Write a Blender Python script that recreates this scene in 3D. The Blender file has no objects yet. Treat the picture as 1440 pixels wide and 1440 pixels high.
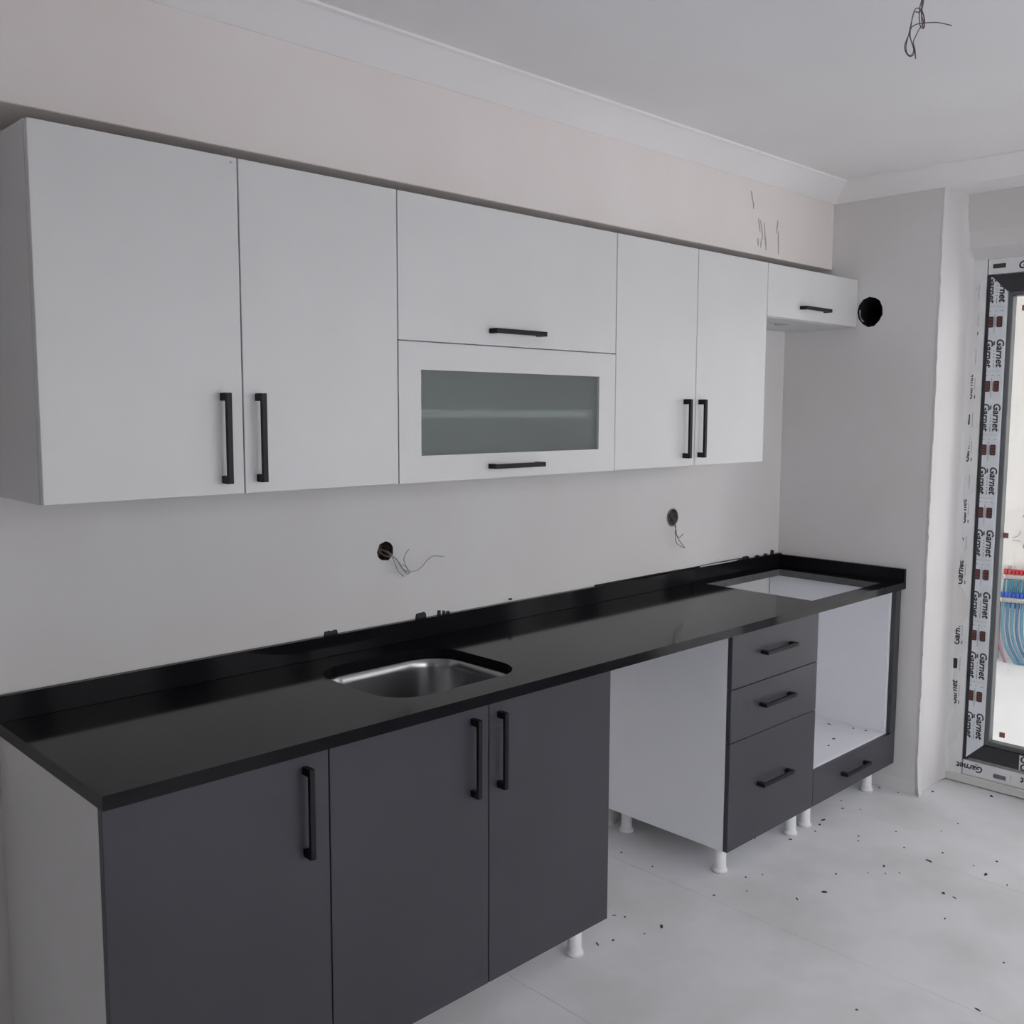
import bpy, bmesh, math, random
from mathutils import Vector, Matrix

random.seed(7)
SC = bpy.context.scene
COL = SC.collection

# ------------------------------------------------------------------ camera
cam_d = bpy.data.cameras.new('camera'); cam = bpy.data.objects.new('camera', cam_d); COL.objects.link(cam)
yaw, pitch, roll = (math.radians(a) for a in (-44.0594, -5.9252, 0.2138))
fwd = Vector((-math.sin(yaw)*math.cos(pitch), math.cos(yaw)*math.cos(pitch), math.sin(pitch)))
rgt = Vector((math.cos(yaw), math.sin(yaw), 0)); upv = rgt.cross(fwd)
r2 = rgt*math.cos(roll) + upv*math.sin(roll); u2 = -rgt*math.sin(roll) + upv*math.cos(roll)
cam.matrix_world = Matrix(((r2.x, u2.x, -fwd.x, -0.0032), (r2.y, u2.y, -fwd.y, -2.3586), (r2.z, u2.z, -fwd.z, 1.5875), (0, 0, 0, 1)))
cam_d.sensor_width = 36; cam_d.sensor_fit = 'HORIZONTAL'; cam_d.lens = 1386.18*36/1440
cam_d.clip_start = 0.02
SC.camera = cam

# ------------------------------------------------------------------ sky and daylight
world = bpy.data.worlds.new('overcast_sky'); SC.world = world; world.use_nodes = True
bg = world.node_tree.nodes['Background']
bg.inputs['Color'].default_value = (1.0, 0.965, 0.975, 1)
bg.inputs['Strength'].default_value = 3.0
def portal(name, loc, rot, sx, sy):
    l = bpy.data.lights.new(name, 'AREA'); l.shape = 'RECTANGLE'; l.size = sx; l.size_y = sy
    l.cycles.is_portal = True
    o = bpy.data.objects.new(name, l); o.location = loc; o.rotation_euler = rot; COL.objects.link(o)
portal('daylight_portal_window', (1.62, -3.12, 1.09), (math.radians(90), 0, math.radians(180)), 1.64, 2.1)
portal('daylight_portal_added_window_2', (3.3, -3.12, 1.575), (math.radians(90), 0, math.radians(180)), 1.3, 1.25)
portal('daylight_portal_added_window_3', (-1.75, -3.12, 1.575), (math.radians(90), 0, math.radians(180)), .7, 1.25)
portal('daylight_portal_terrace', (5.575, -4.22, 1.375), (math.radians(90), 0, math.radians(180)), 2.05, 2.35)
portal('daylight_portal_terrace_roof', (5.55, -3.45, 2.82), (0, 0, 0), 2.3, 1.5)
SC.view_settings.view_transform = 'Standard'; SC.view_settings.look = 'None'
SC.view_settings.gamma = 1; SC.view_settings.use_curve_mapping = False
SC.view_settings.exposure = 0.6

# ------------------------------------------------------------------ materials
def new_mat(name):
    m = bpy.data.materials.new(name); m.use_nodes = True
    return m, m.node_tree.nodes, m.node_tree.links, m.node_tree.nodes['Principled BSDF']
def mat(name, col, rough=.5, metal=0, var=0, scale=6, bump=0, bscale=60, spec=.5, var_col=None, thresh=(.35, .7)):
    m, N, L, p = new_mat(name)
    p.inputs['Base Color'].default_value = (*col, 1); p.inputs['Roughness'].default_value = rough
    p.inputs['Metallic'].default_value = metal; p.inputs['Specular IOR Level'].default_value = spec
    tc = N.new('ShaderNodeTexCoord')
    if var:
        nz = N.new('ShaderNodeTexNoise'); nz.inputs['Scale'].default_value = scale; nz.inputs['Detail'].default_value = 6
        L.new(tc.outputs['Object'], nz.inputs['Vector'])
        rp = N.new('ShaderNodeValToRGB'); rp.color_ramp.elements[0].position, rp.color_ramp.elements[1].position = thresh
        c2 = var_col or tuple(c*(1-var) for c in col)
        rp.color_ramp.elements[0].color = (*c2, 1); rp.color_ramp.elements[1].color = (*col, 1)
        L.new(nz.outputs['Fac'], rp.inputs['Fac']); L.new(rp.outputs['Color'], p.inputs['Base Color'])
    if bump:
        nb = N.new('ShaderNodeTexNoise'); nb.inputs['Scale'].default_value = bscale; nb.inputs['Detail'].default_value = 4
        L.new(tc.outputs['Object'], nb.inputs['Vector'])
        b = N.new('ShaderNodeBump'); b.inputs['Strength'].default_value = bump; b.inputs['Distance'].default_value = .004
        L.new(nb.outputs['Fac'], b.inputs['Height']); L.new(b.outputs['Normal'], p.inputs['Normal'])
    return m
M = {}
M['wall'] = mat('white_wall_paint', (.735, .72, .72), .8, var=1, var_col=(.70, .672, .665), scale=2.2, bump=.12, bscale=9)
M['upper_wall'] = mat('pinkish_bulkhead_paint', (.85, .80, .785), .8, var=1, var_col=(.80, .73, .71), scale=1.7, bump=.12, bscale=9)  # lighter and pinker than the lower wall colour
M['ceiling'] = mat('ceiling_paint', (.92, .905, .90), .85, var=1, var_col=(.89, .87, .865), scale=2, bump=.12, bscale=8)
M['floor'] = mat('dusty_pale_floor', (.80, .80, .835), .5, var=1, var_col=(.71, .70, .70), scale=3.2, bump=.08, bscale=40, thresh=(.33, .58), spec=.35)
M['white'] = mat('white_cabinet_board', (.70, .695, .695), .38, var=.03, scale=5)
M['carcass'] = mat('window_lit_carcass_board', (.83, .84, .89), .38, var=.02, scale=5)  # whiter, bluer board tone: window light on these sides put into the colour
M['edge'] = mat('grey_board_edge', (.55, .55, .55), .5)
M['grey'] = mat('anthracite_front', (.052, .052, .064), .42, var=.12, scale=3, spec=.45)
M['black'] = mat('black_handle_metal', (.010, .010, .012), .45, spec=.25)
M['steel'] = mat('brushed_steel', (.36, .36, .37), .24, metal=1, bump=.03, bscale=200)
M['legw'] = mat('white_leg_plastic', (.82, .82, .83), .35)
M['raw'] = mat('raw_cut_stone', (.11, .11, .12), .6, var=.3, scale=40)
M['film'] = mat('protective_film', (.76, .79, .84), .33, var=.10, scale=14, bump=.1, bscale=30)
M['film_dusty'] = mat('dusty_protective_film', (.80, .805, .82), .5, var=.08, scale=12, bump=.15, bscale=30)
M['anthr'] = mat('anthracite_door_profile', (.028, .028, .034), .42)
M['gasket'] = mat('grey_glazing_bead', (.115, .12, .125), .45)
M['ink'] = mat('black_print', (.03, .03, .035), .5)
M['ink_soft'] = mat('worn_grey_print', (.13, .13, .14), .6)
M['ink_pale'] = mat('pale_grey_print', (.34, .35, .37), .6)
M['ink_red'] = mat('red_print', (.17, .04, .032), .5)
M['brown'] = mat('brown_sticker', (.30, .12, .09), .7)
M['hardboard'] = mat('brown_hardboard', (.07, .04, .03), .9)
M['hole'] = mat('dark_brown_brick_dust', (.20, .125, .105), .95, var=.5, scale=30, bump=.5, bscale=60)
M['duct'] = mat('black_duct', (.018, .015, .016), .7, bump=.3, bscale=40)
M['box'] = mat('grey_junction_box', (.42, .41, .39), .6, var=.6, scale=30)
M['wire'] = mat('grey_wire', (.30, .30, .31), .45)
M['wire_dark'] = mat('dark_wire', (.09, .09, .10), .45)
M['wire_red'] = mat('pink_wire', (.36, .13, .14), .45)
M['plaster'] = mat('rough_plaster', (.66, .65, .63), .9, bump=.5, bscale=40)
M['plaster_brown'] = mat('brown_plaster_smear', (.52, .46, .44), .95)
M['sealant'] = mat('black_sealant', (.012, .012, .014), .5)
M['chip'] = mat('dark_chip', (.05, .045, .042), .9)
M['red'] = mat('red_plastic', (.52, .035, .05), .4)
M['blue'] = mat('blue_plastic', (.03, .10, .52), .4)
M['brass'] = mat('dusty_nickel', (.62, .58, .55), .45, metal=.2)
M['pipe'] = mat('light_blue_pipe', (.06, .27, .40), .4)
M['pipe2'] = mat('blue_pipe', (.08, .19, .33), .4)
M['pipe3'] = mat('pale_blue_pipe', (.13, .30, .42), .4)
M['mauve'] = mat('mauve_pipe', (.34, .17, .23), .5)
M['balcony_blue'] = mat('unseen_balcony_blue', (.16, .24, .50), .6)  # blue picked for what the stone upstand reflects
M['parapet'] = mat('unseen_parapet_blue_grey', (.30, .34, .44), .8)
M['twall'] = mat('terrace_white_paint', (.90, .885, .86), .8, var=.04, scale=4, bump=.15, bscale=12)
M['tfloor'] = mat('terrace_screed', (.84, .84, .85), .7, var=.06, scale=3)

def stone():
    m, N, L, p = new_mat('black_polished_stone')
    tc = N.new('ShaderNodeTexCoord')
    v = N.new('ShaderNodeTexVoronoi'); v.inputs['Scale'].default_value = 90
    L.new(tc.outputs['Object'], v.inputs['Vector'])
    rp = N.new('ShaderNodeValToRGB'); rp.color_ramp.elements[0].position = .05; rp.color_ramp.elements[1].position = .09
    rp.color_ramp.elements[0].color = (.10, .10, .12, 1); rp.color_ramp.elements[1].color = (.009, .009, .011, 1)
    L.new(v.outputs['Distance'], rp.inputs['Fac'])
    nz = N.new('ShaderNodeTexNoise'); nz.inputs['Scale'].default_value = 22
    L.new(tc.outputs['Object'], nz.inputs['Vector'])
    mx = N.new('ShaderNodeMix'); mx.data_type = 'RGBA'
    r2 = N.new('ShaderNodeValToRGB'); r2.color_ramp.elements[0].position = .56; r2.color_ramp.elements[1].position = .66
    L.new(nz.outputs['Fac'], r2.inputs['Fac']); L.new(r2.outputs['Color'], mx.inputs['Factor'])
    mx.inputs['A'].default_value = (.009, .009, .011, 1); L.new(rp.outputs['Color'], mx.inputs['B'])
    L.new(mx.outputs['Result'], p.inputs['Base Color'])
    p.inputs['Roughness'].default_value = .09; p.inputs['IOR'].default_value = 1.23
    return m
M['stone'] = stone()
def clear_glass():
    m, N, L, p = new_mat('clear_glass'); N.remove(p); out = N['Material Output']
    t = N.new('ShaderNodeBsdfTransparent'); t.inputs['Color'].default_value = (.93, .95, .95, 1)
    g = N.new('ShaderNodeBsdfGlossy'); g.inputs['Roughness'].default_value = .02
    w = N.new('ShaderNodeLayerWeight'); pw = N.new('ShaderNodeMath'); pw.operation = 'POWER'; pw.inputs[1].default_value = 5
    f = N.new('ShaderNodeMath'); f.operation = 'MULTIPLY_ADD'; f.inputs[1].default_value = .9; f.inputs[2].default_value = .04
    L.new(w.outputs['Facing'], pw.inputs[0]); L.new(pw.outputs[0], f.inputs[0])
    x = N.new('ShaderNodeMixShader'); L.new(f.outputs[0], x.inputs['Fac']); L.new(t.outputs[0], x.inputs[1]); L.new(g.outputs[0], x.inputs[2])
    L.new(x.outputs[0], out.inputs['Surface'])
    return m
M['glass'] = clear_glass()
def frosted():
    m, N, L, p = new_mat('frosted_glass'); out = N['Material Output']
    p.inputs['Base Color'].default_value = (.82, .88, .865, 1); p.inputs['Roughness'].default_value = .5
    p.inputs['Transmission Weight'].default_value = 1.0; p.inputs['IOR'].default_value = 1.4
    d = N.new('ShaderNodeBsdfDiffuse'); d.inputs['Color'].default_value = (.34, .37, .365, 1)
    x = N.new('ShaderNodeMixShader'); x.inputs['Fac'].default_value = .18
    L.new(p.outputs[0], x.inputs[1]); L.new(d.outputs[0], x.inputs[2]); L.new(x.outputs[0], out.inputs['Surface'])
    return m
M['frost'] = frosted()

# ------------------------------------------------------------------ helpers
def tag(o, label=None, cat=None, group=None, kind=None):
    if label: o['label'] = label
    if cat: o['category'] = cat
    if group: o['group'] = group
    if kind: o['kind'] = kind
    return o
def origin(o):
    v = Vector((0, 0, 0))
    while o is not None:
        v += o.location; o = o.parent
    return v
def empty(name, loc):
    o = bpy.data.objects.new(name, None); o.location = loc; o.empty_display_size = .05; COL.objects.link(o); return o
def add_box(bm, x0, x1, y0, y1, z0, z1):
    vs = [bm.verts.new(p) for p in ((x0,y0,z0),(x1,y0,z0),(x1,y1,z0),(x0,y1,z0),(x0,y0,z1),(x1,y0,z1),(x1,y1,z1),(x0,y1,z1))]
    for f in ((0,3,2,1),(4,5,6,7),(0,1,5,4),(1,2,6,5),(2,3,7,6),(3,0,4,7)): bm.faces.new([vs[i] for i in f])
def finish(bm, name, m, parent=None, smooth=False):
    """world-space bmesh -> one object, expressed relative to its parent's origin"""
    bmesh.ops.recalc_face_normals(bm, faces=bm.faces)
    off = origin(parent) if parent else Vector((0, 0, 0))
    if off.length: bmesh.ops.translate(bm, verts=bm.verts, vec=-off)
    me = bpy.data.meshes.new(name); bm.to_mesh(me); bm.free()
    for mm in (m if isinstance(m, (list, tuple)) else [m]): me.materials.append(mm)
    if smooth:
        for p in me.polygons: p.use_smooth = True
    o = bpy.data.objects.new(name, me); COL.objects.link(o); o.parent = parent
    return o
def box(name, b, m, parent=None, bevel=.0008, seg=1):
    bm = bmesh.new(); add_box(bm, *b)
    if bevel: bmesh.ops.bevel(bm, geom=bm.edges[:], offset=bevel, segments=seg, affect='EDGES')
    return finish(bm, name, m, parent)
def inst(name, me, parent, world, rot=(0, 0, 0)):
    o = bpy.data.objects.new(name, me); COL.objects.link(o); o.parent = parent
    o.location = Vector(world) - (origin(parent) if parent else Vector((0, 0, 0))); o.rotation_euler = rot
    return o
def prism(name, prof, a0, a1, axis, m, parent=None, smooth=False):
    """profile polygon swept along an axis; prof gives the two other coordinates in axis order"""
    bm = bmesh.new(); rings = []
    for a in (a0, a1):
        r = []
        for p, q in prof:
            c = {'x': (a, p, q), 'y': (p, a, q), 'z': (p, q, a)}[axis]; r.append(bm.verts.new(c))
        rings.append(r)
    n = len(prof)
    for i in range(n): bm.faces.new((rings[0][i], rings[0][(i+1) % n], rings[1][(i+1) % n], rings[1][i]))
    bm.faces.new(rings[0]); bm.faces.new(rings[1][::-1])
    return finish(bm, name, m, parent, smooth)
def sheet(name, outer, holes, thick, place, m, parent=None, hole_mat=None, bevel=0):
    """flat plate with real holes; place maps (u, v, w) with w in 0..thick to the world"""
    cu = bpy.data.curves.new('tmp', 'CURVE'); cu.dimensions = '2D'; cu.fill_mode = 'BOTH'; cu.extrude = .5
    for pl in [outer] + holes:
        s = cu.splines.new('POLY'); s.points.add(len(pl)-1); s.use_cyclic_u = True
        for q, (a, b) in zip(s.points, pl): q.co = (a, b, 0, 1)
    t = bpy.data.objects.new('tmp', cu); COL.objects.link(t)
    me = bpy.data.meshes.new_from_object(t.evaluated_get(bpy.context.evaluated_depsgraph_get()))
    bpy.data.objects.remove(t); bpy.data.curves.remove(cu)
    bm = bmesh.new(); bm.from_mesh(me); bpy.data.meshes.remove(me)
    bmesh.ops.remove_doubles(bm, verts=bm.verts, dist=1e-5)
    bmesh.ops.recalc_face_normals(bm, faces=bm.faces)
    if hole_mat is not None:
        pts = holes[hole_mat]
        x0, x1 = min(p[0] for p in pts)-1e-4, max(p[0] for p in pts)+1e-4; y0, y1 = min(p[1] for p in pts)-1e-4, max(p[1] for p in pts)+1e-4
        for f in bm.faces:
            if abs(f.normal.z) < .1 and all(x0 <= v.co.x <= x1 and y0 <= v.co.y <= y1 for v in f.verts): f.material_index = 1
    for f in bm.faces: f.smooth = False
    for v in bm.verts: v.co = Vector(place(v.co.x, v.co.y, (v.co.z+.5)*thick))
    return finish(bm, name, m, parent)
def tube(name, pts, r, m, parent=None, sides=8, res=6, closed=False):
    """smooth round tube through points (Catmull-Rom)"""
    P = [Vector(p) for p in pts]; path = []
    n = len(P)
    for i in range(n-1):
        p0, p1, p2, p3 = P[max(i-1, 0)], P[i], P[i+1], P[min(i+2, n-1)]
        for k in range(res):
            t = k/res
            path.append(.5*((2*p1)+(p2-p0)*t+(2*p0-5*p1+4*p2-p3)*t*t+(3*p1-p0-3*p2+p3)*t**3))
    path.append(P[-1])
    bm = bmesh.new(); rings = []; nrm = None
    for i, c in enumerate(path):
        d = (path[min(i+1, len(path)-1)]-path[max(i-1, 0)])
        d = d.normalized() if d.length > 1e-9 else Vector((0, 0, 1))
        if nrm is None: nrm = d.orthogonal().normalized()
        nrm = (nrm - d*nrm.dot(d)); nrm = nrm.normalized() if nrm.length > 1e-6 else d.orthogonal().normalized()
        b = d.cross(nrm)
        rings.append([bm.verts.new(c + r*(math.cos(a)*nrm+math.sin(a)*b)) for a in (2*math.pi*k/sides for k in range(sides))])
    for a, b in zip(rings, rings[1:]):
        for k in range(sides): bm.faces.new((a[k], a[(k+1) % sides], b[(k+1) % sides], b[k]))
    bm.faces.new(rings[0]); bm.faces.new(rings[-1][::-1])
    return finish(bm, name, m, parent, True)
def lathe_mesh(name, prof, m, n=24, axis='z'):
    bm = bmesh.new(); rings = []
    for r, h in prof:
        ring = []
        for k in range(n):
            a = 2*math.pi*k/n; c = (r*math.cos(a), r*math.sin(a), h)
            if axis == 'x': c = (h, c[0], c[1])
            if axis == 'y': c = (c[0], h, c[1])
            ring.append(bm.verts.new(c))
        rings.append(ring)
    for a, b in zip(rings, rings[1:]):
        for k in range(n): bm.faces.new((a[k], a[(k+1) % n], b[(k+1) % n], b[k]))
    bm.faces.new(rings[0]); bm.faces.new(rings[-1])
    bmesh.ops.recalc_face_normals(bm, faces=bm.faces)
    me = bpy.data.meshes.new(name); bm.to_mesh(me); bm.free(); me.materials.append(m)
    for p in me.polygons: p.use_smooth = len(p.vertices) == 4
    return me
def blob(cx, cy, r, n, jitter, ry=None):
    return [(cx + r*(1+random.uniform(-jitter, jitter))*math.cos(2*math.pi*k/n), cy + (ry or r)*(1+random.uniform(-jitter, jitter))*math.sin(2*math.pi*k/n)) for k in range(n)]
def rrect(x0, x1, y0, y1, r, n=8):
    out = []
    for cx, cy, a0 in ((x1-r, y1-r, 0), (x0+r, y1-r, 90), (x0+r, y0+r, 180), (x1-r, y0+r, 270)):
        for k in range(n+1):
            a = math.radians(a0+90*k/n); out.append((cx+r*math.cos(a), cy+r*math.sin(a)))
    return out

# ------------------------------------------------------------------ dimensions (metres)
L = 3.9693            # right wall of the kitchen niche
XD = 4.25             # plane of the terrace door
YE = -0.684           # end of the right wall
YB, ZB = -0.2166, 2.1864   # bulkhead face and underside
ZC = 2.525            # ceiling
ZK = 2.4593           # lower edge of the cornice
XL, YF = -2.5, -2.9   # far ends of the room
ZT, ZU = .885, .8563  # worktop top and underside
YU = -.3398           # face of the wall cabinet doors
YD = -.5841           # face of the base cabinet doors

# ------------------------------------------------------------------ setting
def st(o): o['kind'] = 'structure'; return o
fl = st(box('floor', (XL-.2, XD+.2, YF-.2, .1, -.12, -.004), M['floor'], bevel=0))
xs = [2.605 + .78*k for k in range(-7, 3)]
for a, b in zip(xs, xs[1:]):
    lo, hi = max(a+.0006, XL), min(b-.0006, XD)
    if hi > lo: box('floor_panel', (lo, hi, YF, 0, -.004, 0), M['floor'], fl, bevel=.0004)
S1, S2 = (1.753, 1.166, .030), (3.167, 1.164, .035)
h1 = blob(S1[0], S1[1], S1[2], 16, .10); h2 = blob(S2[0], S2[1], S2[2], 20, .05)
st(sheet('wall_back', [(XL, 0), (L+.28, 0), (L+.28, ZC), (XL, ZC)], [h1, h2], .12, lambda u, v, w: (u, w, v), M['wall']))
bulk = st(box('wall_bulkhead', (XL, L, YB, 0, ZB, ZC), M['upper_wall'], bevel=.002))
VC = (-.396, 2.0)
hv = blob(VC[0], VC[1], .056, 13, .06, .062)
wr = st(sheet('wall_right', [(YE, 0), (0, 0), (0, ZC), (YE, ZC)], [hv], XD-L, lambda u, v, w: (L+w, u, v), M['wall']))
wd = st(sheet('wall_door_side', [(YE, ZC), (YE, 2.215), (-2.32, 2.215), (-2.32, 0), (YF, 0), (YF, ZC)], [], .2, lambda u, v, w: (XD+w, u, v), M['wall']))
# sloped plaster reveal above the terrace door
prism('door_head_plaster', [(4.165, ZC), (4.165, 2.31), (4.172, 2.275), (4.19, 2.245), (4.25, 2.205), (4.26, 2.205), (4.26, ZC)], YE, -2.5, 'y', M['wall'], wd)
# rounded plaster in the niche corner, smeared unevenly over the door frame
def reveal_x(z):
    P = ((0, XD), (2.205, XD), (2.245, 4.19), (2.275, 4.172), (2.31, 4.165), (3, 4.165))
    for (a, p), (b, q) in zip(P, P[1:]):
        if z <= b: return p + (q-p)*(z-a)/(b-a)
bm = bmesh.new(); prev = None; e = .010
for i in range(165):
    z = i*.015
    e = min(.016, max(.001, e + random.uniform(-.004, .004)))
    w_ = e
    for c, hgt, amt in ((.76, .10, .050), (.20, .05, .030), (1.02, .05, .016), (1.45, .06, .014), (1.98, .16, .020)):
        w_ += amt*max(0, 1-((z-c)/hgt)**2)
    w_ = min(w_, .060)
    xd = reveal_x(z)
    ring = [bm.verts.new(p) for p in ((xd-.080, YE-.0003, z), (xd-.055, YE-.0008, z), (xd-.032, YE-.0022, z), (xd-.015, YE-.0055, z), (xd-.006, YE-.0105, z), (xd-.0022, YE-.0125-w_*.5, z), (xd-.0012, YE-.0125-w_*.85, z), (xd+.0004, YE-.0125-w_, z))]
    if prev:
        for k in range(7): bm.faces.new((prev[k], prev[k+1], ring[k+1], ring[k]))
    prev = ring
finish(bm, 'corner_cove', M['wall'], wd, True)
# rough plaster arris and flared foot of the wall end
bm = bmesh.new()
zz = [i*.03 for i in range(int(2.46/.03)+1)]
prev = None
for z in zz:
    j = random.uniform(-.0025, .0025); k = random.uniform(0, .003)
    fl_ = .035*max(0, 1-z/.13)**2
    ring = [bm.verts.new(p) for p in ((L-.0005-fl_*.2, YE+.012, z), (L-.002-k-fl_*.6, YE+j-fl_*.6, z), (L+.03, YE-.0025-fl_*.25, z), (L+.03, YE+.03, z))]
    if prev:
        for i in range(4): bm.faces.new((prev[i], prev[(i+1) % 4], ring[(i+1) % 4], ring[i]))
    prev = ring
finish(bm, 'corner_plaster', M['wall'], wr)
prism('skirting_plaster', [(L-.016, 0), (L-.004, .05), (L, .10), (L+.02, .10), (L+.02, 0)], YE+.004, -.03, 'y', M['wall'], wr)
def hole(a, b, c, d): return [(a, c), (b, c), (b, d), (a, d)]
st(sheet('wall_front', [(XL, 0), (.80, 0), (.80, 2.15), (2.44, 2.15), (2.44, 0), (XD+.2, 0), (XD+.2, ZC), (XL, ZC)], [hole(2.65, 3.95, .95, 2.2), hole(-2.1, -1.4, .95, 2.2)], .2, lambda u, v, w: (u, YF-w, v), M['wall']))
st(box('wall_left', (XL-.2, XL, YF-.2, .12, 0, ZC), M['wall'], bevel=0))
st(box('ceiling', (XL-.2, XD+.2, YF-.2, .12, ZC, ZC+.2), M['ceiling'], bevel=0))
st(prism('trim_1', [(YB, ZK), (YB-.006, ZK), (YB-.10, ZC-.010), (YB-.112, ZC-.007), (YB-.112, ZC), (YB, ZC)], XL, L, 'x', M['ceiling']))
st(prism('trim_2', [(4.165, ZK), (L-.006, ZK), (L-.10, ZC-.010), (L-.112, ZC-.007), (L-.112, ZC), (4.165, ZC)], YB, YF, 'y', M['ceiling']))

# plaster smears on the bulkhead, above the small cabinet
for (sx, sz, h, lean) in ((3.385, 2.30, .05, .014), (3.40, 2.285, .07, .02), (3.425, 2.27, .09, .016), (3.44, 2.235, .05, .004), (3.525, 2.31, .05, -.008), (3.53, 2.25, .09, .006), (3.385, 2.235, .03, .004), (3.41, 2.235, .035, -.004), (3.33, 2.40, .04, .012), (3.345, 2.37, .03, .004)):
    tube('plaster_smear', [(sx, YB+.0015, sz+h/2), (sx+lean*.3, YB, sz+h*.2), (sx+lean*.65, YB, sz-h*.15), (sx+lean, YB+.0015, sz-h/2)], .0032, M['plaster_brown'], bulk, sides=6, res=4)

# windows behind the camera; the last two are added for extra daylight
def window(nm, x0, x1, z0, z1, m0, m1):
    w = st(empty(nm, ((x0+x1)/2, YF-.1, z0))); f = .06; ya, yb = YF-.16, YF-.09
    for p, b in (('window_frame', (x0, x0+f, ya, yb, z0, z1)), ('window_frame', (x1-f, x1, ya, yb, z0, z1)), ('window_frame', (x0+f, x1-f, ya, yb, z1-f, z1)), ('window_frame', (x0+f, x1-f, ya, yb, z0, z0+f)), ('mullion', (m0, m1, ya-.01, yb+.01, z0+f, z1-f))):
        box(p, b, M['anthr'], w, bevel=.003)
    for a, b in ((x0+f, m0), (m1, x1-f)): box('pane', (a, b, YF-.13, YF-.125, z0+f, z1-f), M['glass'], w, bevel=0)
window('window_1', .80, 2.44, 0, 2.15, 1.66, 1.76)
window('added_window_2', 2.65, 3.95, .95, 2.2, 3.26, 3.34)  # added window out of view, brightens the room
window('added_window_3', -2.1, -1.4, .95, 2.2, -1.79, -1.71)  # added window far left, lights the cabinet side panels
st(box('floor_unseen_balcony', (.5, 4.2, -4.2, YF-.2, -.2, -.02), M['balcony_blue'], bevel=0))  # unseen balcony floor, added for its blue reflection in the upstand
st(box('wall_unseen_parapet', (.5, 4.2, -4.3, -4.2, -.2, .60), M['parapet'], bevel=0))  # unseen parapet, added to tone down the reflected outlook

# ------------------------------------------------------------------ terrace behind the glass door
st(box('floor_terrace', (XD+.02, 6.9, -4.2, .5, -.12, -.01), M['tfloor'], bevel=0))
st(box('wall_terrace', (6.70, 6.9, -4.2, .5, -.01, 2.8), M['twall'], bevel=0))
st(box('wall_terrace_end', (XD+.2, 6.7, .35, .5, -.01, 2.8), M['twall'], bevel=0))
st(box('wall_terrace_kitchen', (XD+.001, XD+.2, YE+.003, .5, -.01, 2.8), M['twall'], bevel=0))
st(sheet('wall_terrace_added', [(XD+.2, -.01), (6.7, -.01), (6.7, 2.7), (XD+.2, 2.7)], [[(4.55, .2), (6.6, .2), (6.6, 2.55), (4.55, 2.55)]], .15, lambda u, v, w: (u, -4.05-w, v), M['twall']))  # unseen wall added to limit the daylight on the terrace
st(box('ceiling_terrace_unseen', (XD+.2, 6.9, -2.7, .5, 2.7, 2.85), M['ceiling'], bevel=0))  # unseen roof, cut short to let more sky light in

# ------------------------------------------------------------------ glazed terrace door
YO, YS, YG, YBD = -.684, -.772, -.833, -.853   # frame start, sash start, film end, glass start
Y2 = -2.31
door = st(empty('door_1', (XD, -1.5, 0)))
fr = prism('frame_jamb', [(XD, YO), (XD, -.753), (XD+.07, -.753), (XD+.07, YO)], 0.0, 2.205, 'z', M['film_dusty'], door)
box('frame_rebate', (XD+.006, XD+.07, -.772, -.7535, .10, 2.14), M['anthr'], door, bevel=.001)
box('frame_jamb', (XD, XD+.07, Y2, Y2+.075, 0, 2.205), M['film_dusty'], door, bevel=.002)
head = box('frame_head', (XD, XD+.07, Y2+.075, -.757, 2.142, 2.205), M['film_dusty'], door, bevel=.002)
sill = box('threshold', (XD, XD+.07, Y2+.075, -.7575, .035, .10), M['film_dusty'], door, bevel=.003)
box('threshold_lip', (XD-.012, XD+.07, Y2, YO-.001, 0, .034), M['plaster'], door, bevel=.003)
def leaf(ya, yb, nm):
    """one sash: two stiles and two rails with mitred corners, dark bead, pane"""
    s = empty(nm, (XD, (ya+yb)/2, .10)); s.parent = door; s.location = Vector((XD, (ya+yb)/2, .10)) - origin(door)
    w = .065; z0, z1 = .115, 2.137; x0, x1 = XD-.006, XD+.06
    def mitre(name, pts, m):
        bm = bmesh.new(); a = [bm.verts.new((x0, y, z)) for y, z in pts]; b = [bm.verts.new((x1, y, z)) for y, z in pts]
        bm.faces.new(a); bm.faces.new(b[::-1])
        for i in range(4): bm.faces.new((a[i], a[(i+1) % 4], b[(i+1) % 4], b[i]))
        return finish(bm, name, m, s)
    L_ = mitre('stile', [(ya, z0), (ya-w, z0+w), (ya-w, z1-w), (ya, z1)], M['film'])
    R_ = mitre('stile', [(yb, z0), (yb, z1), (yb+w, z1-w), (yb+w, z0+w)], M['film'])
    T_ = mitre('rail', [(ya, z1), (ya-w, z1-w), (yb+w, z1-w), (yb, z1)], M['anthr'])
    B_ = mitre('rail', [(ya, z0), (yb, z0), (yb+w, z0+w), (ya-w, z0+w)], M['anthr'])
    bd = .02
    ia, ib, i0, i1 = ya-w, yb+w, z0+w, z1-w
    for b in ((ia-bd, ia, i0, i1), (ib, ib+bd, i0, i1), (ib+bd, ia-bd, i0, i0+bd), (ib+bd, ia-bd, i1-bd, i1)):
        box('glazing_bead', (XD+.008, XD+.05, b[0], b[1], b[2], b[3]), M['gasket'], s, bevel=.002)
    pn = box('pane', (XD+.026, XD+.034, ib+.005, ia-.005, i0+.005, i1-.005), M['glass'], s, bevel=0)
    return s, L_, B_, pn
sA, stileA, railA, paneA = leaf(YS, -1.47, 'sash')
sB, stileB, railB, paneB = leaf(-1.475, Y2+.09, 'sash')
for (y, z) in ((-.897, 2.003), (-.872, 1.078), (-.902, .236)):
    o = box('sticker', (XD+.0245, XD+.0262, y-.011, y+.011, z-.011, z+.011), M['brown'], paneA.parent, bevel=0)

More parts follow.
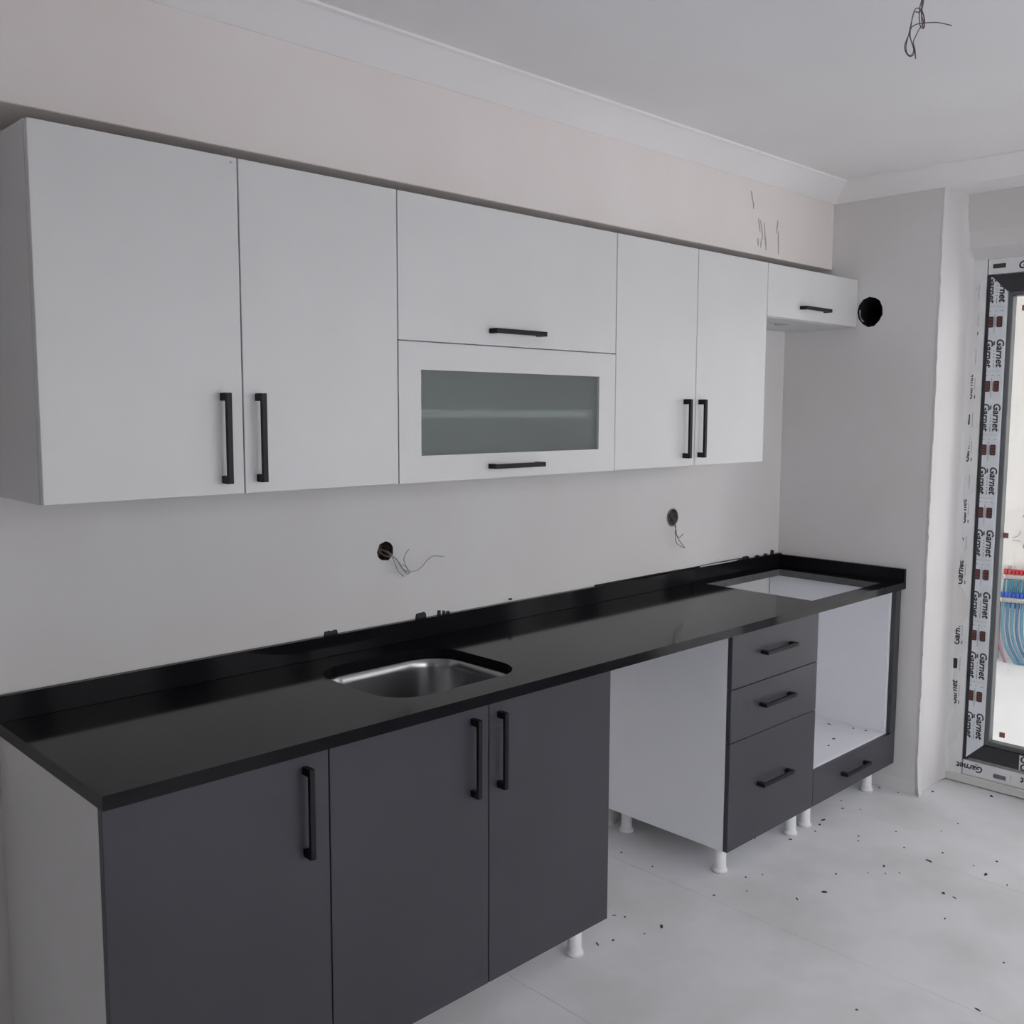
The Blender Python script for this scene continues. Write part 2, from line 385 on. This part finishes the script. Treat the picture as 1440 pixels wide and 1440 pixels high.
# printed film: lettering and logo marks
def text_mesh(body):
    cu = bpy.data.curves.new('tmp', 'FONT'); cu.body = body; cu.shear = .18; cu.offset = .028; cu.extrude = 0; cu.resolution_u = 3
    t = bpy.data.objects.new('tmp', cu); COL.objects.link(t)
    me = bpy.data.meshes.new_from_object(t.evaluated_get(bpy.context.evaluated_depsgraph_get()))
    bpy.data.objects.remove(t); bpy.data.curves.remove(cu)
    xs = [v.co.x for v in me.vertices]; ys = [v.co.y for v in me.vertices if True]
    w = max(xs)-min(xs); cx = (max(xs)+min(xs))/2
    for v in me.vertices: v.co = Vector(((v.co.x-cx)/w, (v.co.y-.35)/w, 0))
    return me
GAR = {}
def lettering(body, ink, parent, y, z, width, mode, x):
    key = (body, ink)
    if key not in GAR:
        me = text_mesh(body); me.materials.clear(); me.materials.append(M[ink]); me.name = 'lettering'; GAR[key] = me
    ax = {'down': ((0, 0, -1), (0, -1, 0)), 'up': ((0, 0, 1), (0, 1, 0)), 'flat': ((0, -1, 0), (0, 0, 1)), 'over': ((0, 1, 0), (0, 0, -1))}[mode]
    X, Y = Vector(ax[0]), Vector(ax[1]); Z = X.cross(Y)
    o = bpy.data.objects.new('lettering', GAR[key]); COL.objects.link(o); o.parent = parent
    R = Matrix((X, Y, Z)).transposed().to_4x4()
    o.matrix_local = Matrix.Translation(Vector((x, y, z)) - origin(parent)) @ R @ Matrix.Scale(width, 4)
    return o
def mark(parent, x, y, z, sy, sz, ink, name='printed_mark'):
    return box(name, (x-.0004, x+.0004, y-sy/2, y+sy/2, z-sz/2, z+sz/2), M[ink], parent, bevel=0)
def logo(parent, x, y, z, ink='ink', horiz=False, red=True):
    a, b = (.022, .044) if not horiz else (.05, .018)
    bm = bmesh.new(); pts = rrect(y-a/2, y+a/2, z-b/2, z+b/2, .004, 3)
    f = [bm.verts.new((x-.0005, p, q)) for p, q in pts]; g = [bm.verts.new((x+.0003, p, q)) for p, q in pts]
    bm.faces.new(f); bm.faces.new(g[::-1])
    for i in range(len(f)): bm.faces.new((f[i], f[(i+1) % len(f)], g[(i+1) % len(g)], g[i]))
    lg = finish(bm, 'printed_logo', M[ink], parent)
    if red:
        bm = bmesh.new()
        for k in (-1, 0, 1): add_box(bm, x-.0012, x-.0004, y-.008, y+.008, z+k*.0125-.0042, z+k*.0125+.0042)
        finish(bm, 'printed_bars', M['ink_red'], parent)
    return lg
FX = XD-.0068
zs = [2.083 - .2605*k for k in range(0, 8)]
for k, z in enumerate(zs):
    if .25 < z < 2.1:
        lettering('Garnet', 'ink', stileA, -.8225, z, .114, 'down', FX)
        lettering('Garnet', 'ink', stileA, -.7795, z, .114, 'down', FX)
        mark(stileA, FX, -.7975, z+.042, .0045, .016, 'ink')
        for q in range(4): mark(stileA, FX, -.7985, z+.012-.013*q, .003, .004, 'ink_soft')
        mark(stileA, FX, -.7985, z-.047, .003, .022, 'ink_pale')
    if .30 < z+.13 < 2.05:
        logo(stileA, FX, -.814, z+.128); logo(stileA, FX, -.779, z+.128)
        mark(stileA, FX, -.8005, z+.128, .0018, .038, 'ink_soft')
        mark(stileA, FX, -.7945, z+.122, .0016, .08, 'ink_pale')
        for yy, s_ in ((-.822, .01), (-.798, .007), (-.776, .008)): mark(stileA, FX, yy, z+.172, s_, .0016, 'ink_soft')
        mark(stileA, FX, -.80, z+.190, .055, .0012, 'ink_pale')
JX = XD-.0008
for k in range(8):
    z = 2.0 - .2605*k - .05
    if z < .15: continue
    ink = 'ink' if z < 1.6 else 'ink_soft'
    lettering('Garnet', ink, fr, -.705, z, .105, 'up', JX)
    mark(fr, JX, -.728, z-.042, .004, .014, 'ink_soft')
    mark(fr, JX, -.727, z+.01, .0015, .05, 'ink_pale')
    if k % 2 == 0: logo(fr, JX, -.703, z+.125, ink, red=False)
    mark(fr, JX, -.725, z+.125, .0015, .06, 'ink_pale')
lettering('Garnet', 'ink', head, -.935, 2.172, .12, 'flat', JX); lettering('Garnet', 'ink', head, -1.19, 2.172, .12, 'flat', JX)
logo(head, JX, -.80, 2.175, 'ink', True, red=False)
for y in (-.785, -1.045, -1.305, -1.565, -1.825, -2.085):
    lettering('Garnet', 'ink', sill, y, .07, .11, 'over', JX)
    logo(sill, JX, y-.125, .062, 'ink_soft', True, red=False)
    mark(sill, JX, y-.17, .067, .0015, .03, 'ink_pale'); mark(sill, JX, y-.03, .09, .012, .003, 'ink_soft')
# film left on the lower rail beyond the torn end
fm = box('film_strip', (XD-.0075, XD-.0062, -1.40, -.985, .117, .178), M['film'], sA, bevel=0)
for y in (-1.05, -1.31):
    lettering('Garnet', 'ink', fm, y, .131, .12, 'flat', XD-.0082); lettering('Garnet', 'ink', fm, y, .164, .12, 'flat', XD-.0082)

# ------------------------------------------------------------------ shared hardware
def handle_mesh(n=.2):
    bm = bmesh.new()
    add_box(bm, -.0065, .0065, -.031, -.0225, -n/2, n/2)
    for s in (-1, 1):
        z0, z1 = (n/2-.017, n/2) if s > 0 else (-n/2, -n/2+.017)
        add_box(bm, -.0065, .0065, -.0225, 0, z0, z1)
    bmesh.ops.remove_doubles(bm, verts=bm.verts, dist=1e-6)
    bmesh.ops.bevel(bm, geom=bm.edges[:], offset=.0008, segments=1, affect='EDGES')
    bmesh.ops.recalc_face_normals(bm, faces=bm.faces)
    me = bpy.data.meshes.new('handle'); bm.to_mesh(me); bm.free(); me.materials.append(M['black']); return me
HANDLE = handle_mesh()
def vhandle(door_o, x, y, z): return inst('handle', HANDLE, door_o, (x, y, z))
def hhandle(door_o, x, y, z): return inst('handle', HANDLE, door_o, (x, y, z), (0, math.radians(90), 0))
LEG = lathe_mesh('leg', [(.0205, .108), (.0205, .0175), (.0206, .017), (.0225, .0155), (.0255, .0095), (.026, .009), (.0262, .0085), (.0262, .0)], M['legw'])
G = .0015   # half gap between fronts
T = .018
def carcass(root, x0, x1, yf, z0, z1, back=True, top=True, bottom=True, bottom_z=None, m='white'):
    box('side_panel', (x0, x0+T, yf, -.003, z0, z1), M[m], root)
    box('side_panel', (x1-T, x1, yf, -.003, z0, z1), M[m], root)
    if top: box('top_panel', (x0+T, x1-T, yf, -.003, z1-T, z1), M[m], root)
    if bottom: box('bottom_panel', (x0+T, x1-T, yf, -.003, z0, z0+T), M[m], root)
    if back: box('back_panel', (x0+T, x1-T, -.012, -.004, z0+T, z1-T), M[m], root)

# ------------------------------------------------------------------ wall cabinets
ZU0, ZU1 = 1.3963, 2.1341
YC = YU + T + .001
XU = (.673, 1.1097, 1.5463, 2.4008, 2.8292, 3.2677)
def front(root, nm, x0, x1, z0, z1, y, m):
    return box(nm, (x0+G, x1-G, y, y+T, z0+G, z1-G), M[m], root, bevel=.0012)
c1 = tag(empty('wall_cabinet', (1.1097, -.17, ZU0)), 'white two-door wall cabinet at the far left end of the row', 'cabinet', 'white wall cabinets')
carcass(c1, XU[0], XU[2]-.001, YC, ZU0, ZU1)
d = front(c1, 'door', XU[0]-.001, XU[1], ZU0-.001, ZU1, YU, 'white'); vhandle(d, 1.060, YU, 1.522)
d = front(c1, 'door', XU[1], XU[2], ZU0-.001, ZU1, YU, 'white'); vhandle(d, 1.146, YU, 1.522)
for (sx, sz) in ((1.095, 2.122),): inst('screw_cap', lathe_mesh('screw_cap', [(.0035, 0), (.003, -.0015)], M['edge'], 10, 'y'), c1, (sx, YU, sz))

c2 = tag(empty('wall_cabinet', (1.97, -.17, ZU0)), 'white wall cabinet with a frosted glass flap below a solid flap', 'cabinet', 'white wall cabinets')
carcass(c2, XU[2]+.001, XU[3]-.001, YC, ZU0, ZU1)
ZM = 1.7621
d = front(c2, 'lift_door', XU[2], XU[3], ZM, ZU1, YU, 'white'); hhandle(d, 1.960, YU, 1.803)
gx0, gx1, gz0, gz1 = 1.6205, 2.3235, 1.4665, 1.690
d = sheet('glazed_door', [(XU[2]+G, ZU0+G-.001), (XU[3]-G, ZU0+G-.001), (XU[3]-G, ZM-G), (XU[2]+G, ZM-G)], [[(gx0, gz0), (gx1, gz0), (gx1, gz1), (gx0, gz1)]], T, lambda u, v, w: (u, YU+w, v), M['white'], c2)
tag(box('pane', (gx0-.0005, gx1+.0005, YU+.009, YU+.013, gz0-.0005, gz1+.0005), M['frost'], d, bevel=0), 'frosted grey-green glass pane')
hhandle(d, 1.958, YU, 1.4305)
box('divider', (XU[2]+T+.002, XU[3]-T-.002, YC+.002, -.013, ZM-.009, ZM+.009), M['white'], c2)
box('shelf', (XU[2]+T+.002, XU[3]-T-.002, -.312, -.013, 1.566, 1.586), M['white'], c2)

c3 = tag(empty('wall_cabinet', (2.83, -.17, ZU0)), 'white two-door wall cabinet right of the frosted glass flap', 'cabinet', 'white wall cabinets')
carcass(c3, XU[3]+.001, XU[5]-.001, YC, ZU0, ZU1)
d = front(c3, 'door', XU[3], XU[4], ZU0-.001, ZU1, YU, 'white'); vhandle(d, 2.766, YU, 1.525)
d = front(c3, 'door', XU[4], XU[5], ZU0-.001, ZU1, YU, 'white'); vhandle(d, 2.852, YU, 1.525)

ZS = 1.9374
c4 = tag(empty('hood_cabinet', (3.62, -.17, ZS)), 'short white cabinet for the hood, in the corner beside the vent hole', 'cabinet', 'white wall cabinets')
carcass(c4, XU[5]+.001, L-.004, YC, ZS, ZU1, bottom=False, back=False)
box('back_panel', (XU[5]+T+.002, L-.004-T, -.012, -.004, ZS+T+.001, ZU1-T), M['hardboard'], c4)
box('dark_inner_block', (XU[5]+T+.002, L-.004-T, YC+.002, -.013, ZU1-T-.05, ZU1-T-.001), M['hardboard'], c4)  # dark block added under the top to darken the opening
sheet('bottom_panel', [(XU[5]+.02, YC+.004), (L-.023, YC+.004), (L-.023, -.004), (XU[5]+.02, -.004)], [[(XU[5]+.10, -.225), (3.66, -.205), (3.66, -.135), (XU[5]+.10, -.125)]], T, lambda u, v, w: (u, v, ZS+w), M['white'], c4)
d = front(c4, 'lift_door', XU[5], L-.002, ZS, ZU1, YU, 'white'); hhandle(d, 3.600, YU, 1.985)

# ------------------------------------------------------------------ base cabinets
YCB = YD + T + .001
ZL = .108
b1 = tag(empty('sink_cabinet', (1.387, -.29, 0)), 'long anthracite three-door base cabinet under the sink with white end panel', 'cabinet', 'base cabinets')
carcass(b1, .668, 2.108, YCB, ZL, ZU-.001, top=False)
for a, b, hx in ((.6665, 1.1608, 1.099), (1.1608, 1.6363, 1.580), (1.6363, 2.1093, 1.670)):
    d = front(b1, 'door', a, b, ZL, ZU-.002, YD, 'grey'); vhandle(d, hx, YD, .727)
box('divider', (1.152, 1.170, YCB, -.013, ZL+T, ZU-.001), M['white'], b1)
for lx, ly in ((.73, -.517), (1.387, -.517), (2.041, -.517), (.73, -.07), (1.387, -.07), (2.041, -.07)): inst('leg', LEG, b1, (lx, ly, 0))

b2 = tag(empty('drawer_unit', (3.004, -.29, 0)), 'anthracite unit of three drawers beside the open oven housing', 'cabinet', 'base cabinets')
carcass(b2, 2.7246, 3.2838, YCB, ZL, ZU-.001, top=False, m='carcass')
for a, b, hz in ((.668, ZU-.002, .770), (.485, .668, .587), (ZL, .485, .305)):
    d = front(b2, 'drawer', 2.7226, 3.2858, a, b, YD, 'grey'); hhandle(d, 2.995, YD, hz)
for lx, ly in ((2.793, -.512), (3.242, -.521), (2.815, -.078), (3.23, -.078)): inst('leg', LEG, b2, (lx, ly, 0))

b3 = tag(empty('oven_housing', (3.62, -.29, 0)), 'open white oven housing with anthracite trim and one bottom drawer, in the corner', 'cabinet', 'base cabinets')
box('side_panel', (3.2868, 3.2868+T, YCB, -.004, ZL, ZU-.001), M['carcass'], b3)
box('side_panel', (3.901, 3.919, YCB, -.004, ZL, ZU-.001), M['carcass'], b3)
sh = box('shelf', (3.2868+T, 3.901, YCB, -.02, .232, .25), M['carcass'], b3)
box('bottom_panel', (3.2868+T, 3.901, YCB, -.02, ZL, ZL+T), M['carcass'], b3)
box('top_rail', (3.2868+T, 3.901, YCB, YCB+.02, ZU-.014, ZU-.001), M['carcass'], b3)
d = front(b3, 'drawer', 3.2858, L-.006, ZL, .246, YD, 'grey'); hhandle(d, 3.598, YD, .183)
box('filler_strip', (3.917, L-.006, YD, YD+T, .247, ZU-.002), M['grey'], b3, bevel=.001)
for lx, ly in ((3.351, -.519), (3.859, -.518), (3.351, -.08), (3.859, -.08)): inst('leg', LEG, b3, (lx, ly, 0))

# ------------------------------------------------------------------ worktop and sink
wt = tag(empty('worktop', (2.3, -.3, ZU)), 'black polished stone worktop with upstand and two cutouts along the wall', 'worktop')
sink_hole = rrect(1.405, 1.855, -.505, -.118, .105, 10)
hob_hole = [(3.312, -.540), (3.862, -.540), (3.876, -.066), (3.322, -.062)]
sheet('slab', [(.6646, -.60), (L-.001, -.60), (L-.001, -.002), (.6646, -.002)], [sink_hole, hob_hole], ZT-ZU, lambda u, v, w: (u, v, ZU+w), [M['stone'], M['raw']], wt, hole_mat=1)
box('upstand', (.6646, L-.002, -.021, -.002, ZT, .945), M['stone'], wt, bevel=.001)
box('upstand', (L-.021, L-.002, -.600, -.0215, ZT, .940), M['stone'], wt, bevel=.001)
# lumps of black sealant and chipped plaster along the upstand
for (x0, w_, h_, dz) in ((1.555, .045, .016, 0), (1.885, .04, .018, 0), (1.958, .010, .014, 0), (1.978, .009, .011, 0), (1.995, .012, .007, 0), (2.83, .05, .004, 0), (2.27, .012, .006, .006), (3.70, .05, .012, 0), (3.79, .03, .006, 0), (3.86, .025, .007, 0), (3.915, .022, .020, 0)):
    n = 7; pts = [(x0-w_/2, .944+dz)] + [(x0-w_/2+w_*(k+.5)/n, .944+dz+h_*random.uniform(.6, 1.05)) for k in range(n)] + [(x0+w_/2, .944+dz)]
    prism('sealant', [(a, b) for a, b in pts], -.006, .001, 'y', M['sealant'], wt)
tube('sealant', [(2.7, -.004, .9465), (3.0, -.004, .9475), (3.3, -.005, .947), (3.55, -.005, .949), (3.7, -.005, .948)], .0025, M['sealant'], wt, sides=6)
tube('plaster_bead', [(3.35, -.010, .947), (3.5, -.011, .9465), (3.62, -.010, .9465)], .0022, M['plaster'], wt, sides=6)

sk = tag(empty('sink', (1.636, -.31, .70)), 'undermount stainless steel sink bowl sunk in the black worktop', 'sink')
bm = bmesh.new(); rings = []
for inset, z in ((-.016, ZU-.0006), (.003, ZU-.0006), (.006, ZU-.004), (.010, .83), (.016, .74), (.024, .712), (.045, .697), (.10, .692)):
    r = rrect(1.405+inset, 1.855-inset, -.505+inset, -.118-inset, max(.105-inset*.6, .03), 10)
    rings.append([bm.verts.new((a, b, z)) for a, b in r])
for a, b in zip(rings, rings[1:]):
    n = len(a)
    for k in range(n): bm.faces.new((a[k], a[(k+1) % n], b[(k+1) % n], b[k]))
bm.faces.new(rings[-1])
bowl = finish(bm, 'bowl', M['steel'], sk, True)
so = bowl.modifiers.new('thickness', 'SOLIDIFY'); so.thickness = .001; so.offset = -1
inst('drain', lathe_mesh('drain', [(.045, 0), (.045, .003), (.036, .004), (.03, .001), (.0, .001)], M['steel'], 28), sk, (1.70, -.30, .6922))

# ------------------------------------------------------------------ wall outlets, vent, wires
def liner(name, root, pts, d0, d1, m, axis):
    """blind hole lined just inside the outline cut into the wall"""
    cx = sum(p[0] for p in pts)/len(pts); cz = sum(p[1] for p in pts)/len(pts)
    bm = bmesh.new(); rg = []
    for k, h in ((.985, d0), (.97, d1), (.01, d1)):
        rg.append([bm.verts.new((cx+(a-cx)*k, h, cz+(b-cz)*k) if axis == 'y' else (h, cx+(a-cx)*k, cz+(b-cz)*k)) for a, b in pts])
    n = len(pts)
    for a, b in zip(rg, rg[1:]):
        for k in range(n): bm.faces.new((a[k], a[(k+1) % n], b[(k+1) % n], b[k]))
    bm.faces.new(rg[-1])
    return finish(bm, name, m, root)
o1 = tag(empty('socket_hole', (S1[0], 0, S1[1])), 'empty round socket hole with pale loose wires, above the sink', 'socket hole', 'unfinished wall sockets')
liner('recess', o1, h1, -.0005, .055, M['hole'], 'y')
W1 = [[(1.74, .03, 1.18), (1.745, .0, 1.155), (1.767, -.03, 1.147), (1.785, -.03, 1.124), (1.811, -.03, 1.094), (1.82, -.03, 1.102), (1.803, -.03, 1.119), (1.792, -.03, 1.124)],
      [(1.75, .03, 1.17), (1.756, -.01, 1.16), (1.763, -.03, 1.139), (1.777, -.03, 1.107), (1.799, -.03, 1.088)],
      [(1.755, .03, 1.17), (1.759, -.01, 1.163), (1.777, -.034, 1.134), (1.803, -.034, 1.104), (1.841, -.034, 1.101), (1.864, -.034, 1.11), (1.887, -.034, 1.129), (1.911, -.034, 1.139), (1.952, -.034, 1.133)],
      [(1.803, -.034, 1.104), (1.811, -.032, 1.109), (1.8, -.03, 1.135), (1.804, -.03, 1.152), (1.819, -.03, 1.169)]]
for w_ in W1: tube('wire', w_, .0013, M['wire'], o1, sides=6)
o2 = tag(empty('socket_hole', (S2[0], 0, S2[1])), 'round socket box with dark loose wires, near the corner above the worktop', 'socket hole', 'unfinished wall sockets')
liner('recess', o2, h2, -.0005, .05, M['box'], 'y')
ring = [(S2[0]+.034*math.cos(a), -.001, S2[1]+.034*math.sin(a)) for a in (2*math.pi*k/24 for k in range(25))]
tube('box_rim', ring, .003, M['box'], o2, sides=6, res=1)
box('terminal', (3.145, 3.165, .01, .03, 1.150, 1.178), M['duct'], o2, bevel=.002)
for w_ in ([(3.15, .02, 1.19), (3.135, -.015, 1.175), (3.133, -.03, 1.155), (3.151, -.03, 1.133), (3.148, -.03, 1.103), (3.157, -.03, 1.066), (3.188, -.03, 1.048), (3.214, -.03, 1.04)],
           [(3.16, .02, 1.18), (3.138, -.02, 1.16), (3.147, -.033, 1.123), (3.156, -.033, 1.092), (3.196, -.033, 1.052), (3.209, -.033, 1.042)],
           [(3.148, -.032, 1.108), (3.169, -.032, 1.086), (3.199, -.032, 1.098)]):
    tube('wire', w_, .0014, M['wire_dark'], o2, sides=6)
vd = tag(empty('vent_hole', (L, VC[0], VC[1])), 'round black vent hole in the right wall beside the hood cabinet', 'vent')
liner('duct', vd, hv, L-.0008, L+.20, M['duct'], 'x')
tube('foil_edge', [(L+.004, VC[0]+.048*math.cos(math.radians(a)), VC[1]+.052*math.sin(math.radians(a))) for a in (10, -10, -30, -50)], .0035, M['box'], vd, sides=6)

cw = tag(empty('ceiling_wire', (2.154, -1.382, ZC)), 'tangled bundle of thin bare wires hanging from the ceiling', 'wire')
A = [(2.153, -1.38, 2.464), (2.152, -1.381, 2.459), (2.148, -1.379, 2.443), (2.146, -1.38, 2.418), (2.147, -1.384, 2.4), (2.151, -1.388, 2.402), (2.154, -1.388, 2.418), (2.15, -1.382, 2.437), (2.142, -1.374, 2.441), (2.136, -1.37, 2.426), (2.132, -1.369, 2.404), (2.127, -1.367, 2.385), (2.12, -1.363, 2.364), (2.119, -1.365, 2.35), (2.125, -1.372, 2.339), (2.133, -1.378, 2.345), (2.133, -1.376, 2.358), (2.129, -1.37, 2.38), (2.132, -1.369, 2.399), (2.14, -1.376, 2.407), (2.148, -1.384, 2.409), (2.16, -1.395, 2.411), (2.176, -1.41, 2.411), (2.194, -1.429, 2.405)]
B = [(2.154, -1.381, 2.464), (2.15, -1.382, 2.432), (2.151, -1.387, 2.41), (2.145, -1.383, 2.4), (2.139, -1.378, 2.385), (2.133, -1.375, 2.369), (2.134, -1.379, 2.353), (2.134, -1.381, 2.334)]
D = [(2.155, -1.382, 2.464), (2.148, -1.38, 2.434), (2.14, -1.372, 2.434), (2.135, -1.37, 2.421), (2.128, -1.367, 2.388), (2.121, -1.365, 2.361), (2.122, -1.368, 2.345), (2.128, -1.374, 2.342), (2.132, -1.377, 2.353), (2.13, -1.371, 2.374), (2.128, -1.367, 2.388)]
top = (2.154, -1.382, ZC+.01)
tube('wire', [top] + A, .0011, M['wire_dark'], cw, sides=6)
tube('wire', [top] + B, .0011, M['wire_dark'], cw, sides=6)
tube('wire', [top] + D, .0011, M['wire_dark'], cw, sides=6)
tube('wire', [top, (2.156, -1.383, 2.464), (2.153, -1.382, 2.44), (2.151, -1.383, 2.42), (2.152, -1.386, 2.40), (2.155, -1.388, 2.405), (2.1535, -1.386, 2.425), (2.150, -1.381, 2.44)], .0012, M['wire_red'], cw, sides=6)

# ------------------------------------------------------------------ manifold on the terrace
mf = tag(empty('heating_manifold', (6.62, -.12, 0)), 'floor heating manifold with red and blue caps on the terrace wall', 'manifold')
box('mounting_rail', (6.675, 6.70, -.09, -.06, .33, .60), M['brass'], mf, bevel=.002); box('mounting_rail', (6.675, 6.70, -.30, -.27, .33, .60), M['brass'], mf, bevel=.002)
for z, xo, cm, nm in ((.532, 6.64, 'red', 'red'), (.388, 6.60, 'blue', 'blue')):
    tube('manifold_bar', [(xo, -.045, z), (xo, -.35, z+.012)], .0165, M['brass'], mf, sides=16, res=1)
    inst('end_cap', lathe_mesh('end_cap', [(.019, .02), (.019, -.018), (.014, -.022), (.006, -.022), (.005, -.018)], M['brass'], 16, 'x'), mf, (xo, -.050, z))
    kn = lathe_mesh('cap', [(.010, 0), (.0115, .004), (.0115, .028), (.009, .034)], M[cm], 12)
    for k in range(12):
        y = -.064 - .0235*k
        inst('cap', kn, mf, (xo, y, z+.016+.001*k*.9))
for k in range(7):
    y = -.058 - .0235*k
    tube('pipe', [(6.64, y-.004, .515), (6.645, y, .47), (6.65, y+.004, .42), (6.655, y+.006, .38), (6.66, y+.004, .33)], .008, M['pipe'], mf, sides=8, res=4)
for k in range(6):
    y = -.074 - .029*k
    tube('pipe', [(6.60, y, .37), (6.595, y, .30), (6.59, y-.004, .20), (6.585, y-.03, .10), (6.575, y-.075, .03), (6.56, y-.12, -.02)], .0095, M['pipe2' if k % 2 else 'pipe3'], mf, sides=8, res=4)
tube('pipe', [(6.61, -.045, .40), (6.60, -.046, .30), (6.595, -.05, .18), (6.585, -.07, .09), (6.575, -.10, .02), (6.57, -.12, -.02)], .010, M['mauve'], mf, sides=8, res=4)
tube('return_pipe', [(6.66, -.03, .41), (6.66, -.028, .30), (6.66, -.03, .05), (6.66, -.03, -.02)], .012, M['box'], mf, sides=8, res=3)
kb = tag(empty('plinth_block', (6.6, .05, 0)), 'low white plinth block beside the heating manifold', 'block')
box('block', (6.52, 6.699, -.02, .2, -.009, .095), M['plaster'], kb, bevel=.004)
ww = tag(empty('wall_wires', (6.69, -.2, .8)), 'thin loose wires on the terrace wall above the manifold', 'wire')
tube('wire', [(6.69, -.13, .93), (6.685, -.15, .90), (6.685, -.16, .86), (6.685, -.165, .80), (6.685, -.15, .75), (6.685, -.145, .72)], .003, M['wire'], ww, sides=6)
tube('wire', [(6.685, -.145, .72), (6.685, -.17, .77), (6.685, -.20, .80), (6.69, -.22, .84)], .003, M['wire'], ww, sides=6)
tube('wire', [(6.69, -.075, .78), (6.685, -.09, .785), (6.685, -.115, .80), (6.69, -.12, .83)], .002, M['wire'], ww, sides=6)
tube('wire', [(6.69, -.075, .76), (6.685, -.10, .765), (6.69, -.125, .76)], .002, M['wire'], ww, sides=6)

# ------------------------------------------------------------------ crumbs on the floor and in the oven housing
def chip_mesh(k):
    bm = bmesh.new(); n = 6; a = [.009, .007, .012, .006][k]; b = [.0045, .004, .003, .0035][k]
    pts = [(a*math.cos(2*math.pi*i/n)*random.uniform(.7, 1.1), b*math.sin(2*math.pi*i/n)*random.uniform(.6, 1.2)) for i in range(n)]
    lo = [bm.verts.new((p, q, 0)) for p, q in pts]; hi = [bm.verts.new((p*.7, q*.7, .003)) for p, q in pts]
    bm.faces.new(lo[::-1]); bm.faces.new(hi)
    for i in range(n): bm.faces.new((lo[i], lo[(i+1) % n], hi[(i+1) % n], hi[i]))
    bmesh.ops.recalc_face_normals(bm, faces=bm.faces)
    me = bpy.data.meshes.new('floor_chip'); bm.to_mesh(me); bm.free(); me.materials.append(M['chip']); return me
CH = [chip_mesh(k) for k in range(4)]
DEB = [(2.656, -.185), (2.648, -.332), (2.632, -.599), (2.735, -.657), (2.875, -.63), (2.816, -.601), (2.807, -.801), (3.108, -.453), (2.347, -.601), (2.276, -.591), (2.128, -.531), (2.179, -.549), (3.195, -.55), (2.311, -.485), (2.294, -.456), (3.678, -.501), (3.606, -.544), (3.646, -.6), (3.446, -.547), (3.394, -.56), (3.327, -.578), (3.407, -.712), (3.368, -.73), (4.044, -.72), (4.171, -.91), (3.548, -.791), (3.678, -.908), (3.792, -.924), (3.436, -.874), (3.494, -.989), (3.393, -.984), (3.239, -.89), (3.189, -.919), (3.149, -.875), (3.23, -.95), (3.062, -.803), (2.914, -.84), (3.193, -1.116), (3.189, -1.154), (3.471, -1.107), (3.432, -1.161), (3.564, -1.151), (3.406, -1.241), (2.382, -1.222), (3.032, -1.187), (2.904, -1.409), (2.616, -1.446), (3.925, -.546), (3.93, -.624)]
BIG = {7, 8, 18, 19, 23, 24, 30, 31, 36, 37, 40}
for i, (x, y) in enumerate(DEB):
    o = inst('floor_chip', CH[i % 4], None, (x, y, 0), (0, 0, random.uniform(0, 3.1)))
    s = 1.25 if i in BIG else random.uniform(.55, .9); o.scale = (s, s, s)
    tag(o, 'tiny dark chip of building debris lying on the dusty floor', 'debris', 'debris chips on the floor')
for i, (x, y) in enumerate([(3.675, -.459), (3.583, -.485), (3.836, -.353), (3.86, -.45), (3.87, -.50)]):
    o = inst('floor_chip', CH[i % 4], None, (x, y, .2501), (0, 0, random.uniform(0, 3.1))); o.scale = (.9, .9, .9)
    tag(o, 'tiny dark chip lying on the white oven housing shelf', 'debris', 'debris chips in the oven housing')
